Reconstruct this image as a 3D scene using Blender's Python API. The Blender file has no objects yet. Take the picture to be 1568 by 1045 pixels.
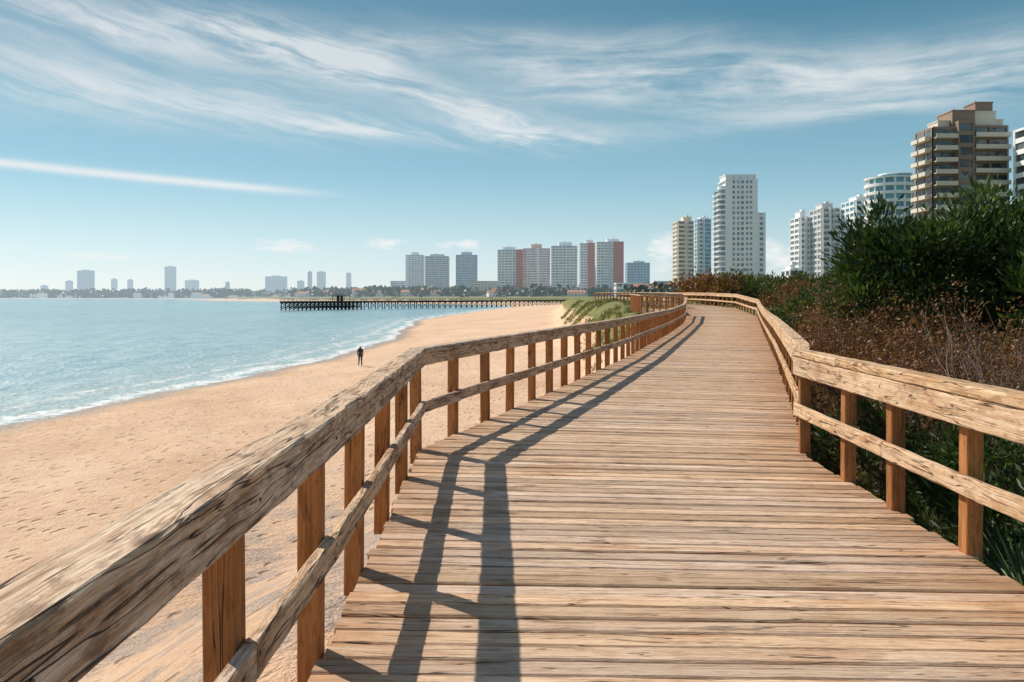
import bpy, math, random
import numpy as np
from mathutils import Vector
random.seed(7); rng=np.random.default_rng(7)
sc=bpy.context.scene
F=1220.0
def link(o,parent=None):
    sc.collection.objects.link(o)
    if parent: o.parent=parent
    return o
# ------------------------------------------------------------ node helpers
class NT:
    def __init__(s,tree): s.t=tree; s.n=tree.nodes; s.l=tree.links
    def put(s,sock,v):
        if v is None: return
        if isinstance(v,bpy.types.NodeSocket): s.l.new(v,sock)
        else:
            if isinstance(v,(tuple,list)) and len(v)==3 and sock.type=='RGBA': v=(*v,1)
            sock.default_value=v
    def node(s,t,_props=None,**inp):
        n=s.n.new(t)
        for k,v in (_props or {}).items(): setattr(n,k,v)
        for k,v in inp.items():
            k=k.replace('_',' ')
            s.put(n.inputs[k],v)
        return n
    def m(s,op,a,b=None,c=None,clamp=False):
        n=s.n.new('ShaderNodeMath'); n.operation=op; n.use_clamp=clamp
        s.put(n.inputs[0],a); s.put(n.inputs[1],b); s.put(n.inputs[2],c)
        return n.outputs[0]
    def mr(s,v,a,b,c=0.0,d=1.0,smooth=True):
        n=s.n.new('ShaderNodeMapRange'); n.interpolation_type='SMOOTHSTEP' if smooth else 'LINEAR'
        s.put(n.inputs[0],v)
        for i,x in enumerate((a,b,c,d)): s.put(n.inputs[i+1],x)
        return n.outputs[0]
    def comb(s,x,y,z=0.0):
        n=s.n.new('ShaderNodeCombineXYZ'); s.put(n.inputs[0],x); s.put(n.inputs[1],y); s.put(n.inputs[2],z); return n.outputs[0]
    def noise(s,vec,scale=1,detail=4,rough=.55,dist=0.0,out='Fac'):
        n=s.node('ShaderNodeTexNoise',None,Vector=vec,Scale=scale,Detail=detail,Roughness=rough,Distortion=dist); return n.outputs[out]
    def mix(s,f,a,b,mode='MIX'):
        n=s.n.new('ShaderNodeMix'); n.data_type='RGBA'; n.blend_type=mode
        s.put(n.inputs[0],f); s.put(n.inputs[6],a); s.put(n.inputs[7],b); return n.outputs[2]
    def ramp(s,f,stops):
        n=s.n.new('ShaderNodeValToRGB'); s.put(n.inputs[0],f)
        e=n.color_ramp.elements
        while len(e)<len(stops): e.new(.5)
        for i,(p,c) in enumerate(stops): e[i].position=p; e[i].color=(*c,1)
        return n.outputs[0]
    def bump(s,h,strength=.5,dist=.02,normal=None):
        n=s.node('ShaderNodeBump',None,Height=h,Strength=strength,Distance=dist)
        if normal: s.put(n.inputs['Normal'],normal)
        return n.outputs[0]
def newmat(name):
    m=bpy.data.materials.new(name); m.use_nodes=True
    nt=NT(m.node_tree); b=m.node_tree.nodes['Principled BSDF']
    return m,nt,b
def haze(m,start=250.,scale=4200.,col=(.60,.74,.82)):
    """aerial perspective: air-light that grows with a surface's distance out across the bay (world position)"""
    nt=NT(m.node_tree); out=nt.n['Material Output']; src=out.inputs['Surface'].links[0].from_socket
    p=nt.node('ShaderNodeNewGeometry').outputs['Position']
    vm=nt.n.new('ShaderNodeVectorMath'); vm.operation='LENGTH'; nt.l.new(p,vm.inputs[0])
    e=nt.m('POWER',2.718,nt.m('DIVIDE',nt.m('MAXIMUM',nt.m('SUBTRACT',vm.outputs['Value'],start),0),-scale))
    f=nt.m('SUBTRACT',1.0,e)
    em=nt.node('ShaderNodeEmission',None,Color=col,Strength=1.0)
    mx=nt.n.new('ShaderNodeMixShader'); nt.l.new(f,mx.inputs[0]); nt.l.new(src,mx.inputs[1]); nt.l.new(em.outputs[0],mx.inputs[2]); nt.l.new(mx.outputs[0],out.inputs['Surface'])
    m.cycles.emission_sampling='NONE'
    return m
def simple(name,col,rough=.7,var=.15,scale=.6,metal=0):
    m,nt,b=newmat(name)
    tc=nt.node('ShaderNodeTexCoord').outputs['Object']
    n=nt.noise(tc,scale,3)
    f=nt.mr(n,.25,.75,1-var,1+var,False)
    nt.put(b.inputs['Base Color'],nt.mix(1.0,col,nt.comb(f,f,f),'MULTIPLY'))
    b.inputs['Roughness'].default_value=rough; b.inputs['Metallic'].default_value=metal
    return m
# ------------------------------------------------------------ mesh builder
class MB:
    def __init__(s): s.v=[];s.f=[];s.uv=[];s.r=[];s.m=[]
    def face(s,idx,uvs,rnd,mat): s.f.append(idx); s.uv.extend(uvs); s.r.extend([rnd]*len(idx)); s.m.append(mat)
    def rings(s,rings,mat=0,us=None,rnd=None,cap=True,vs=None):
        rnd=random.random() if rnd is None else rnd
        ou=random.random()*50; ov=random.random()*50
        n=len(rings[0]); base=len(s.v)
        if us is None:
            us=[0]
            for i in range(1,len(rings)): us.append(us[-1]+(Vector(rings[i][0])-Vector(rings[i-1][0])).length)
        if vs is None:
            vs=[0]
            for k in range(n): vs.append(vs[-1]+(Vector(rings[0][(k+1)%n])-Vector(rings[0][k])).length)
        for r in rings: s.v.extend([tuple(p) for p in r])
        for i in range(len(rings)-1):
            for k in range(n):
                k2=(k+1)%n
                s.face((base+i*n+k,base+i*n+k2,base+(i+1)*n+k2,base+(i+1)*n+k),
                   [(us[i]+ou,vs[k]+ov),(us[i]+ou,vs[k+1]+ov),(us[i+1]+ou,vs[k+1]+ov),(us[i+1]+ou,vs[k]+ov)],rnd,mat)
        if cap:
            for i,rev in ((0,True),(len(rings)-1,False)):
                idx=[base+i*n+k for k in range(n)]
                if rev: idx=idx[::-1]
                s.face(tuple(idx),[(ou+.01*k,ov) for k in range(n)],rnd,mat)
    def box(s,x0,x1,y0,y1,z0,z1,mat=0):
        b=len(s.v)
        s.v.extend([(x0,y0,z0),(x1,y0,z0),(x1,y1,z0),(x0,y1,z0),(x0,y0,z1),(x1,y0,z1),(x1,y1,z1),(x0,y1,z1)])
        r=random.random()
        for q in ((0,3,2,1),(4,5,6,7),(0,1,5,4),(1,2,6,5),(2,3,7,6),(3,0,4,7)):
            s.face(tuple(b+i for i in q),[(0,0),(1,0),(1,1),(0,1)],r,mat)
    def beam(s,p0,p1,w,h,mat=0,ch=.006,seg=1,jit=0,up=Vector((0,0,1))):
        p0=Vector(p0);p1=Vector(p1); d=(p1-p0).normalized()
        if abs(d.dot(up))>.95: up=Vector((0,1,0))
        sd=d.cross(up).normalized(); u=sd.cross(d)
        pr=prof(w,h,ch)
        rs=[]
        for i in range(seg+1):
            c=p0.lerp(p1,i/seg)
            rs.append([c+sd*(a+random.uniform(-jit,jit))+u*(b+random.uniform(-jit,jit)*.6) for a,b in pr])
        s.rings(rs,mat)
    def disc(s,cx,cy,r,z0,z1,mat=0,n=20,a0=0,a1=2*math.pi):
        ring0=[];ring1=[]
        full=abs(a1-a0-2*math.pi)<1e-3
        k=n if full else n+1
        for i in range(k):
            a=a0+(a1-a0)*i/n
            ring0.append((cx+r*math.cos(a),cy+r*math.sin(a),z0)); ring1.append((cx+r*math.cos(a),cy+r*math.sin(a),z1))
        s.rings([ring0,ring1],mat)
    def obj(s,name,mats,loc=(0,0,0),rot=0,parent=None,smooth=False):
        me=bpy.data.meshes.new(name); me.from_pydata(s.v,[],s.f)
        for m in mats: me.materials.append(m)
        me.polygons.foreach_set('material_index',s.m)
        uv=me.uv_layers.new(name='UVMap'); uv.data.foreach_set('uv',np.array(s.uv,dtype=np.float32).ravel())
        at=me.attributes.new('rnd','FLOAT','CORNER'); at.data.foreach_set('value',np.array(s.r,dtype=np.float32))
        if smooth: me.polygons.foreach_set('use_smooth',[True]*len(s.f))
        me.update()
        o=bpy.data.objects.new(name,me); o.location=loc; o.rotation_euler=(0,0,rot)
        return link(o,parent)
def prof(w,h,c=.006,a0=0,b0=0):
    x=w/2;y=h/2
    return [(a0+a,b0+b) for a,b in ((-x+c,-y),(x-c,-y),(x,-y+c),(x,y-c),(x-c,y),(-x+c,y),(-x,y-c),(-x,-y+c))]
# ------------------------------------------------------------ wood materials
def wood(name,c_dark,c_mid,c_light,patch,patch_amt=.5,grain=70,rough=.75,bump=.6,warm_edge=False,lo=.30,hi=.66,knots=.72,ckw=.010,ckt=.50,stain=0.0,brv=(.74,1.12)):
    m,nt,b=newmat(name)
    uvn=nt.node('ShaderNodeUVMap',{'uv_map':'UVMap'}).outputs[0]
    sep=nt.node('ShaderNodeSeparateXYZ',None,Vector=uvn); u,v=sep.outputs[0],sep.outputs[1]
    rnd=nt.node('ShaderNodeAttribute',{'attribute_name':'rnd'}).outputs['Fac']
    pos=nt.node('ShaderNodeTexCoord').outputs['Object']
    kv=nt.comb(nt.m('MULTIPLY',u,2.3),nt.m('MULTIPLY',v,8.0),nt.m('MULTIPLY',rnd,9))
    vor=nt.node('ShaderNodeTexVoronoi',None,Vector=kv,Scale=1.0,Randomness=1.0)
    kd=vor.outputs['Distance']; kc=nt.node('ShaderNodeSeparateXYZ',None,Vector=vor.outputs['Color']).outputs[0]
    kon=nt.m('GREATER_THAN',kc,knots)
    knot=nt.m('MULTIPLY',nt.mr(kd,.07,.19,1,0),kon)
    halo=nt.m('MULTIPLY',nt.mr(kd,.05,.6,1,0),kon)
    wav=nt.noise(nt.comb(nt.m('MULTIPLY',u,1.0),nt.m('MULTIPLY',v,4.0),rnd),1,2)
    vv=nt.m('ADD',v,nt.m('ADD',nt.m('MULTIPLY',wav,.022),nt.m('MULTIPLY',halo,.024)))
    g=nt.noise(nt.comb(nt.m('MULTIPLY',u,1.5),nt.m('MULTIPLY',vv,grain),nt.m('MULTIPLY',rnd,7)),1,4,.72,.0)
    fine=nt.noise(nt.comb(nt.m('MULTIPLY',u,14),nt.m('MULTIPLY',vv,grain*4),rnd),1,2,.65)
    crack=nt.noise(nt.comb(nt.m('MULTIPLY',u,.8),nt.m('MULTIPLY',vv,grain*.28),nt.m('MULTIPLY',rnd,3)),1,2,.5,.1)
    ck=nt.mr(nt.m('ABSOLUTE',nt.m('SUBTRACT',crack,.5)),.0,ckw,1,0)
    pn2=nt.noise(nt.comb(nt.m('MULTIPLY',u,1.9),nt.m('MULTIPLY',v,9),rnd),1,4,.65)
    ckm=nt.mr(pn2,ckt,ckt+.08)
    ck=nt.m('MULTIPLY',ck,ckm)
    gg=nt.m('ADD',nt.m('MULTIPLY',g,.66),nt.m('MULTIPLY',fine,.34))
    col=nt.ramp(gg,[(lo,c_dark),((lo+hi)/2-.02,c_mid),(hi,c_light)])
    pn=nt.noise(pos,1.1,4,.65,.6)
    pf=nt.mr(nt.m('ADD',nt.m('MULTIPLY',pn,.45),nt.m('MULTIPLY',pn2,.55)),.5,.62,0,patch_amt)
    if warm_edge:
        e=nt.node('ShaderNodeAttribute',{'attribute_name':'edge'}).outputs['Fac']
        pf=nt.m('MAXIMUM',pf,nt.m('MULTIPLY',e,nt.mr(pn2,.33,.55,.3,1.0)),clamp=True)
    col=nt.mix(pf,col,nt.mix(.66,col,patch,'MIX'))
    br=nt.mr(rnd,0,1,brv[0],brv[1],False)
    r2=nt.m('FRACT',nt.m('MULTIPLY',rnd,37.7))
    col=nt.mix(1.0,col,nt.comb(br,nt.m('MULTIPLY',br,nt.mr(r2,0,1,.94,1.03,False)),nt.m('MULTIPLY',br,nt.mr(r2,0,1,.84,1.10,False))),'MULTIPLY')
    if stain>0:
        sn=nt.mr(nt.noise(nt.comb(nt.m('MULTIPLY',u,5),nt.m('MULTIPLY',v,14),2.0),1,5,.7),.50,.60,0,stain)
        col=nt.mix(sn,col,tuple(x*.8 for x in c_dark))
    col=nt.mix(nt.m('MULTIPLY',knot,.8),col,tuple(x*.25 for x in patch))
    col=nt.mix(nt.m('MULTIPLY',ck,.9),col,tuple(x*.18 for x in c_dark))
    nt.put(b.inputs['Base Color'],col); b.inputs['Roughness'].default_value=rough
    b.inputs['Specular IOR Level'].default_value=.25
    h=nt.m('SUBTRACT',nt.m('SUBTRACT',gg,nt.m('MULTIPLY',ck,.9)),nt.m('MULTIPLY',knot,.3))
    nt.put(b.inputs['Normal'],nt.bump(h,bump,.011))
    return m
M_deck=wood('deck_wood',(.30,.165,.09),(.62,.425,.285),(.82,.635,.475),(.46,.21,.075),.6,60,warm_edge=True,bump=.85,knots=.70,ckt=.43,ckw=.013,lo=.33,hi=.63,stain=.28,brv=(.68,1.12))
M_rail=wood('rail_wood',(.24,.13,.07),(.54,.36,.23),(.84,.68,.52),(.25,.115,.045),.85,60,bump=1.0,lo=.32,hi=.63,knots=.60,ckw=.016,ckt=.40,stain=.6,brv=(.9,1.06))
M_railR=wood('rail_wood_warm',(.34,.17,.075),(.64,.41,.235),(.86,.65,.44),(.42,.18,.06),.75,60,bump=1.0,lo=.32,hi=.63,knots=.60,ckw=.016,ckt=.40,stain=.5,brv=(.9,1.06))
M_post=wood('post_wood',(.20,.07,.02),(.40,.155,.048),(.54,.25,.09),(.20,.08,.028),.6,50,stain=.4)
M_pierw=simple('pier_wood',(.05,.042,.035),.85,.3,1.0)
M_bolt=simple('bolt_steel',(.10,.08,.07),.5,.2,30,.6)
# ------------------------------------------------------------ terrain functions
YS=[-100,0,40,48,63,93,122,226,396,520,610,750,900,1100,1500,1900]
XS=[-28,-27,-25.5,-24,-22.6,-18.4,-18.6,-26.7,-14,0,0,-60,-160,-300,-560,-800]
FY=[-50,0,8,20,45,70,120,273,400,600,750,900,1100,1500,1900]
FX=[-7,-7,-6.5,-3,3,4.2,6,14,24,46,0,-95,-230,-480,-700]
BX=[-6000,-2500,-390,80,300]; BY=[3700,3300,2500,1650,1500]
def f_xs(y): return np.interp(y,YS,XS)+.5*np.sin(y*.11)+.35*np.sin(y*.31+1)+.2*np.sin(y*.9)
def f_A(x,y): return x-f_xs(y)
def f_B(x,y): return (y-np.interp(x,BX,BY)+25*np.sin(x*.01))*.6
def f_foot(y): return np.interp(y,FY,FX)
def sstep(t): t=np.clip(t,0,1); return t*t*(3-2*t)
def f_h(x,y):
    A=f_A(x,y); foot=f_foot(y); xs=f_xs(y)
    t=np.clip(A/(foot-xs),0,1)
    und=.10*np.sin(x*.7+y*.13)*np.sin(y*.23+1.3)+.06*np.sin(x*1.7+2)*np.sin(y*.9+x*.4)
    zb=-4.9+1.6*(t**.9)+und*np.clip(t*4,0,1)*.8
    top=np.interp(y,[0,30,42,55,70,120,400,900],[-1.0,-1.0,-.75,.1,.5,.8,1.5,2.5])
    r=sstep((x-foot)/np.interp(y,[0,300,700],[5.5,5.5,25]))
    z=zb+r*(top-zb)+r*und*1.4
    z=z+.95*np.exp(-((x-8.0)/3.0)**2-((y-77)/14)**2)+1.0*np.exp(-((x-9)/4.0)**2-((y-115)/22)**2)
    z=np.where(A<0,-4.9+np.clip(A*.06,-2.5,0),z)
    B=f_B(x,y)
    zB=-4.9+np.clip(B/30,0,1)*2.5+sstep((B-30)/500)*8
    hill=sstep((B-200)/1300)*(22+12*np.sin(x*.003)+9*np.sin(x*.0011+1))
    zB=zB+hill
    z=np.where(B>0,np.maximum(z,zB),z)
    return z
def polar(r0,r1,q):
    rs=[r0]
    while rs[-1]<r1: rs.append(rs[-1]*q+.0)
    rs=np.array(rs)
    th=np.concatenate([np.radians(np.arange(-50,50,.42)),np.radians(np.arange(50,310,3.0))])
    return rs,th
def grid_obj(name,rs,th,zf,attrs,mat):
    R,T=np.meshgrid(rs,th,indexing='ij')
    X=R*np.sin(T); Y=R*np.cos(T)
    X=np.concatenate([[0],X.ravel()]); Y=np.concatenate([[0],Y.ravel()])
    Z=zf(X,Y); nr,nt_=len(rs),len(th)
    i=np.arange(nr-1)[:,None]; j=np.arange(nt_)[None,:]; j2=(j+1)%nt_
    q=np.stack([1+i*nt_+j,1+i*nt_+j2,1+(i+1)*nt_+j2,1+(i+1)*nt_+j],-1).reshape(-1,4)[:, ::-1]
    jj=np.arange(nt_); tri=np.stack([np.zeros(nt_,int),1+(jj+1)%nt_,1+jj],-1)
    me=bpy.data.meshes.new(name); nv=len(X); me.vertices.add(nv)
    me.vertices.foreach_set('co',np.stack([X,Y,Z],-1).astype(np.float32).ravel())
    lv=np.concatenate([q.ravel(),tri.ravel()]); me.loops.add(len(lv)); me.loops.foreach_set('vertex_index',lv.astype(np.int32))
    ls=np.concatenate([np.arange(len(q))*4,len(q)*4+np.arange(len(tri))*3]); me.polygons.add(len(ls))
    me.polygons.foreach_set('loop_start',ls.astype(np.int32))
    me.polygons.foreach_set('use_smooth',np.ones(len(ls),bool))
    me.update(calc_edges=True)
    for k,fn in attrs.items():
        a=me.attributes.new(k,'FLOAT','POINT'); a.data.foreach_set('value',fn(X,Y).astype(np.float32))
    me.materials.append(mat); me.validate()
    o=bpy.data.objects.new(name,me); link(o)
    if me.polygons[0].normal.z<0: me.flip_normals()
    return o
def deckR(y): return np.interp(y,[-10,3.4,7.9,11.5,20,43.6,49.3,59,68,79,97],[2.8,2.8,2.95,4.0,6.6,13.5,15.3,16.6,16.9,16.3,13.5])
def f_veg(x,y):
    foot=f_foot(y)
    a=sstep((x-foot-1.2)/2.5)*sstep((y-44)/10)*.82
    b=sstep((x-deckR(y)+.2)/.8)*(y<110)
    c=sstep((f_B(x,y)-25)/30)
    return np.clip(np.maximum(np.maximum(a,b),c),0,1)
def f_s(x,y): return np.maximum(f_A(x,y),f_B(x,y))
# terrain material
mt,nt,b=newmat('ground_sand_and_scrub')
pos=nt.node('ShaderNodeTexCoord').outputs['Object']
sA=nt.node('ShaderNodeAttribute',{'attribute_name':'shore'}).outputs['Fac']
vg=nt.node('ShaderNodeAttribute',{'attribute_name':'veg'}).outputs['Fac']
n1=nt.noise(pos,.12,4,.6); n2=nt.noise(pos,1.6,6,.7); n3=nt.noise(pos,14,3,.6); n4=nt.noise(pos,90,2,.7)
sand=nt.ramp(nt.m('ADD',nt.m('MULTIPLY',n1,.5),nt.m('MULTIPLY',n2,.5)),[(.34,(.64,.405,.255)),(.5,(.78,.525,.35)),(.66,(.87,.63,.445))])
sand=nt.mix(nt.mr(n4,.55,.72,0,.45),sand,(.40,.26,.17))
sepp=nt.node('ShaderNodeSeparateXYZ',None,Vector=pos)
gx=nt.mr(sepp.outputs[0],-11,-3.5,0,1); gy=nt.mr(sepp.outputs[1],14,30,1,0)
gg_=nt.m('MULTIPLY',gx,gy); gns=nt.noise(pos,.8,5,.7)
grv=nt.m('MULTIPLY',gg_,nt.mr(gns,.44,.58))
vor=nt.node('ShaderNodeTexVoronoi',None,Vector=pos,Scale=24.0)
gcol=nt.mix(nt.mr(vor.outputs['Distance'],.15,.5),(.66,.55,.48),(.30,.25,.22))
sand=nt.mix(nt.m('MULTIPLY',grv,.75),sand,gcol)
strand=nt.noise(nt.node('ShaderNodeMapping',None,Vector=pos,Scale=(2.2,1.6,1)).outputs[0],1.6,7,.78,.5)
sand=nt.mix(nt.m('MULTIPLY',nt.m('MULTIPLY',gg_,nt.mr(strand,.60,.66)),.8),sand,(.20,.11,.06))
deb=nt.m('MULTIPLY',nt.mr(nt.noise(pos,.9,7,.75,.8),.56,.66),nt.m('MULTIPLY',nt.mr(sA,3.0,5.0,0,1),nt.mr(sA,6.0,9,1,0)))
sand=nt.mix(nt.m('MULTIPLY',deb,.6),sand,(.28,.15,.07))
fv=nt.node('ShaderNodeTexVoronoi',None,Vector=nt.node('ShaderNodeMapping',None,Vector=pos,Scale=(2.6,1.9,.5)).outputs[0],Scale=1.0)
fc=nt.node('ShaderNodeSeparateXYZ',None,Vector=fv.outputs['Color']).outputs[0]
fon=nt.m('GREATER_THAN',nt.m('ADD',nt.m('MULTIPLY',gns,.9),nt.m('ADD',nt.m('MULTIPLY',n1,1.4),fc)),1.45)
dim=nt.m('MULTIPLY',nt.mr(fv.outputs['Distance'],.12,.34,1,0),fon)
sand=nt.mix(nt.m('MULTIPLY',dim,.45),sand,(.46,.28,.17))
wet=nt.mr(nt.m('ADD',sA,nt.m('MULTIPLY',n1,3)),2.0,4.8,1,0)
sand=nt.mix(nt.m('MULTIPLY',wet,.9),sand,(.40,.265,.175))
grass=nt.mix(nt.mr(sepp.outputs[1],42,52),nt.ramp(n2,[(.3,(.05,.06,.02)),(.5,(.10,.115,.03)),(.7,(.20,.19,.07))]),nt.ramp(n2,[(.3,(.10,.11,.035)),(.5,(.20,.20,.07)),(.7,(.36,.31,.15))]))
gn=nt.m('ADD',nt.m('MULTIPLY',gns,.6),nt.m('MULTIPLY',n2,.4))
vf=nt.mr(nt.m('ADD',gn,nt.m('MULTIPLY',nt.m('SUBTRACT',vg,.5),.75)),.50,.62)
vf=nt.m('MULTIPLY',vf,nt.mr(vg,.05,.3))
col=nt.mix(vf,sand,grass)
nt.put(b.inputs['Base Color'],col)
nt.put(b.inputs['Roughness'],nt.mr(wet,0,1,.95,.30))
b.inputs['Specular IOR Level'].default_value=.2
foot_n=nt.noise(pos,3.4,4,.68,.2)
h=nt.m('ADD',nt.m('MULTIPLY',foot_n,.9),nt.m('ADD',nt.m('MULTIPLY',n3,.36),nt.m('MULTIPLY',n4,.09)))
h=nt.m('SUBTRACT',h,nt.m('MULTIPLY',dim,.6))
nt.put(b.inputs['Normal'],nt.bump(h,1.0,.17))
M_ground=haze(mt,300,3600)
rs,th=polar(.7,30000,1.032)
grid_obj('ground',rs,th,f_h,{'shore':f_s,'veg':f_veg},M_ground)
# water
mw,nt,b=newmat('sea_water')
pos=nt.node('ShaderNodeTexCoord').outputs['Object']
sA=nt.node('ShaderNodeAttribute',{'attribute_name':'shore'}).outputs['Fac']
mp=nt.node('ShaderNodeMapping',None,Vector=pos,Scale=(.34,.14,1),Rotation=(0,0,.25)).outputs[0]
w1=nt.noise(mp,1.0,6,.68,.3); w2=nt.noise(pos,1.8,4,.65); w3=nt.noise(nt.node('ShaderNodeMapping',None,Vector=pos,Scale=(.02,.006,1)).outputs[0],1,4,.6)
deep=nt.mix(nt.mr(w3,.35,.65),(.17,.32,.38),(.25,.415,.46))
deep=nt.mix(nt.mr(w1,.38,.62,0,.6),deep,(.40,.54,.57))
col=nt.mix(nt.mr(sA,-20,-1,0,.75),deep,(.42,.54,.52))
sw=nt.m('ADD',sA,nt.m('MULTIPLY',nt.m('SUBTRACT',nt.noise(pos,.16,4,.6),.5),7))
lace=nt.noise(pos,1.1,6,.7,1.2)
def band(c,w,th0):
    g=nt.mr(nt.m('ABSOLUTE',nt.m('SUBTRACT',sw,c)),0,w,1,0)
    return nt.m('MULTIPLY',g,nt.mr(nt.m('ADD',lace,nt.m('MULTIPLY',g,.22)),th0,th0+.2))
foam=nt.m('ADD',nt.m('MULTIPLY',band(-.9,2.4,.50),.95),nt.m('ADD',nt.m('MULTIPLY',band(-4.8,2.0,.56),.7),nt.m('MULTIPLY',band(-9.5,1.2,.60),.5)),clamp=True)
edge=nt.m('MULTIPLY',nt.mr(sA,-1.0,-.2,0,.8),nt.mr(lace,.38,.56))
foam=nt.m('MAXIMUM',foam,edge,clamp=True)
col=nt.mix(foam,col,(.78,.80,.80))
nt.put(b.inputs['Base Color'],col)
nt.put(b.inputs['Roughness'],nt.mr(foam,0,1,.20,.8)); b.inputs['IOR'].default_value=1.33
hh=nt.m('ADD',nt.m('MULTIPLY',w1,1.3),nt.m('ADD',nt.m('MULTIPLY',w2,.32),nt.m('MULTIPLY',foam,.2)))
nt.put(b.inputs['Normal'],nt.bump(hh,.9,.7))
rs2,th2=polar(6,30000,1.035)
grid_obj('sea',rs2,th2,lambda x,y:np.full_like(x,-4.9),{'shore':f_s},mw)
# ------------------------------------------------------------ boardwalk
ST=[(-.85,-4,2.8,-4,0),(-.85,3.6,2.8,3.5,0),(-.96,8.4,2.95,7.95,0),(.33,12.4,4.05,11.55,0),(3.0,21,6.62,20.0,0),(6.9,35,10.7,33.8,0),
    (9.7,45,13.6,43.7,.12),(11.2,51,15.2,49.4,.42),(12.9,60,16.6,59,.78),(13.2,68,16.9,68,.92),(12.5,78,16.3,79.4,1.02),(10,95,13.3,97.5,1.1)]
ST=np.array(ST,float)
mid=(ST[:,0:2]+ST[:,2:4])/2
cum=np.concatenate([[0],np.cumsum(np.hypot(*(mid[1:]-mid[:-1]).T))])
def station(s): return [np.interp(s,cum,ST[:,k]) for k in range(5)]
bw=MB()
s=0.0; pitch=.150
while s<cum[-1]-.2:
    w=.135+random.uniform(-.006,.004)
    a=station(s+.004); c=station(s+.004+w)
    e0=random.uniform(-.015,.03); e1=random.uniform(-.015,.035); zj=random.uniform(-.006,.006)
    n=18 if s<30 else 2
    rings=[]
    A0=Vector((a[0],a[1],a[4]));A1=Vector((a[2],a[3],a[4]));C0=Vector((c[0],c[1],c[4]));C1=Vector((c[2],c[3],c[4]))
    d=(A1-A0).normalized()
    A0-=d*e0;C0-=d*e0;A1+=d*e1;C1+=d*e1
    bow=random.uniform(-.005,.005)
    for i in range(n+1):
        t=i/n
        P=A0.lerp(A1,t);Q=C0.lerp(C1,t)
        ax=(Q-P).normalized(); j=.004; bb=bow*4*t*(1-t)
        P=P+ax*(random.uniform(-j,j)+bb); Q=Q+ax*(random.uniform(-j,j)+bb)
        z=Vector((0,0,1)); zt=zj+random.uniform(-.0012,.0012); ch=.009
        rings.append([P+z*(-.04),Q+z*(-.04),Q+z*(zt-ch),Q-ax*ch+z*zt,P+ax*ch+z*zt,P+z*(zt-ch)])
    bw.rings(rings,0)
    s+=pitch
for k in range(len(ST)-1):
    for (i,j,off) in ((0,1,.07),(2,3,-.07)):
        p=Vector((ST[k,i]+off,ST[k,j],ST[k,4]-.13)); q=Vector((ST[k+1,i]+off,ST[k+1,j],ST[k+1,4]-.13))
        bw.beam(p,q,.07,.17,1)
s=1.0
while s<cum[-1]:
    a=station(s)
    for t in (.06,.5,.94):
        x=a[0]*(1-t)+a[2]*t; y=a[1]*(1-t)+a[3]*t
        g=float(f_h(np.array(x),np.array(y)))
        if g-.4<a[4]-.25: bw.beam((x,y,g-.4),(x,y,a[4]-.05),.16,.16,1)
    s+=2.8
for i in range(48):
    t0=i/48;t1=(i+.93)/48
    def L(t): return Vector((8.5+.2*t,52.3+5.7*t,.62+.16*t))
    def Rr(t): return Vector((11.3+1.5*t,51.2+8.4*t,.62+.16*t))
    p,q,r_,s_=L(t0),Rr(t0),Rr(t1),L(t1); z=Vector((0,0,-.04))
    bw.rings([[p+z,s_+z,s_,p],[q+z,r_+z,r_,q]],0)
boardwalk=bw.obj('boardwalk',[M_deck,M_post])
me=boardwalk.data
co=np.empty(len(me.vertices)*3,np.float32); me.vertices.foreach_get('co',co); co=co.reshape(-1,3)
Lx=np.interp(co[:,1],ST[:,1],ST[:,0]); Rx=np.interp(co[:,1],ST[:,3],ST[:,2])
ed=np.clip(1-(co[:,0]-Lx)/.6,0,1)+np.clip(1-(Rx-co[:,0])/.9,0,1)
at=me.attributes.new('edge','FLOAT','POINT'); at.data.foreach_set('value',np.clip(ed,0,1).astype(np.float32))
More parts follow.
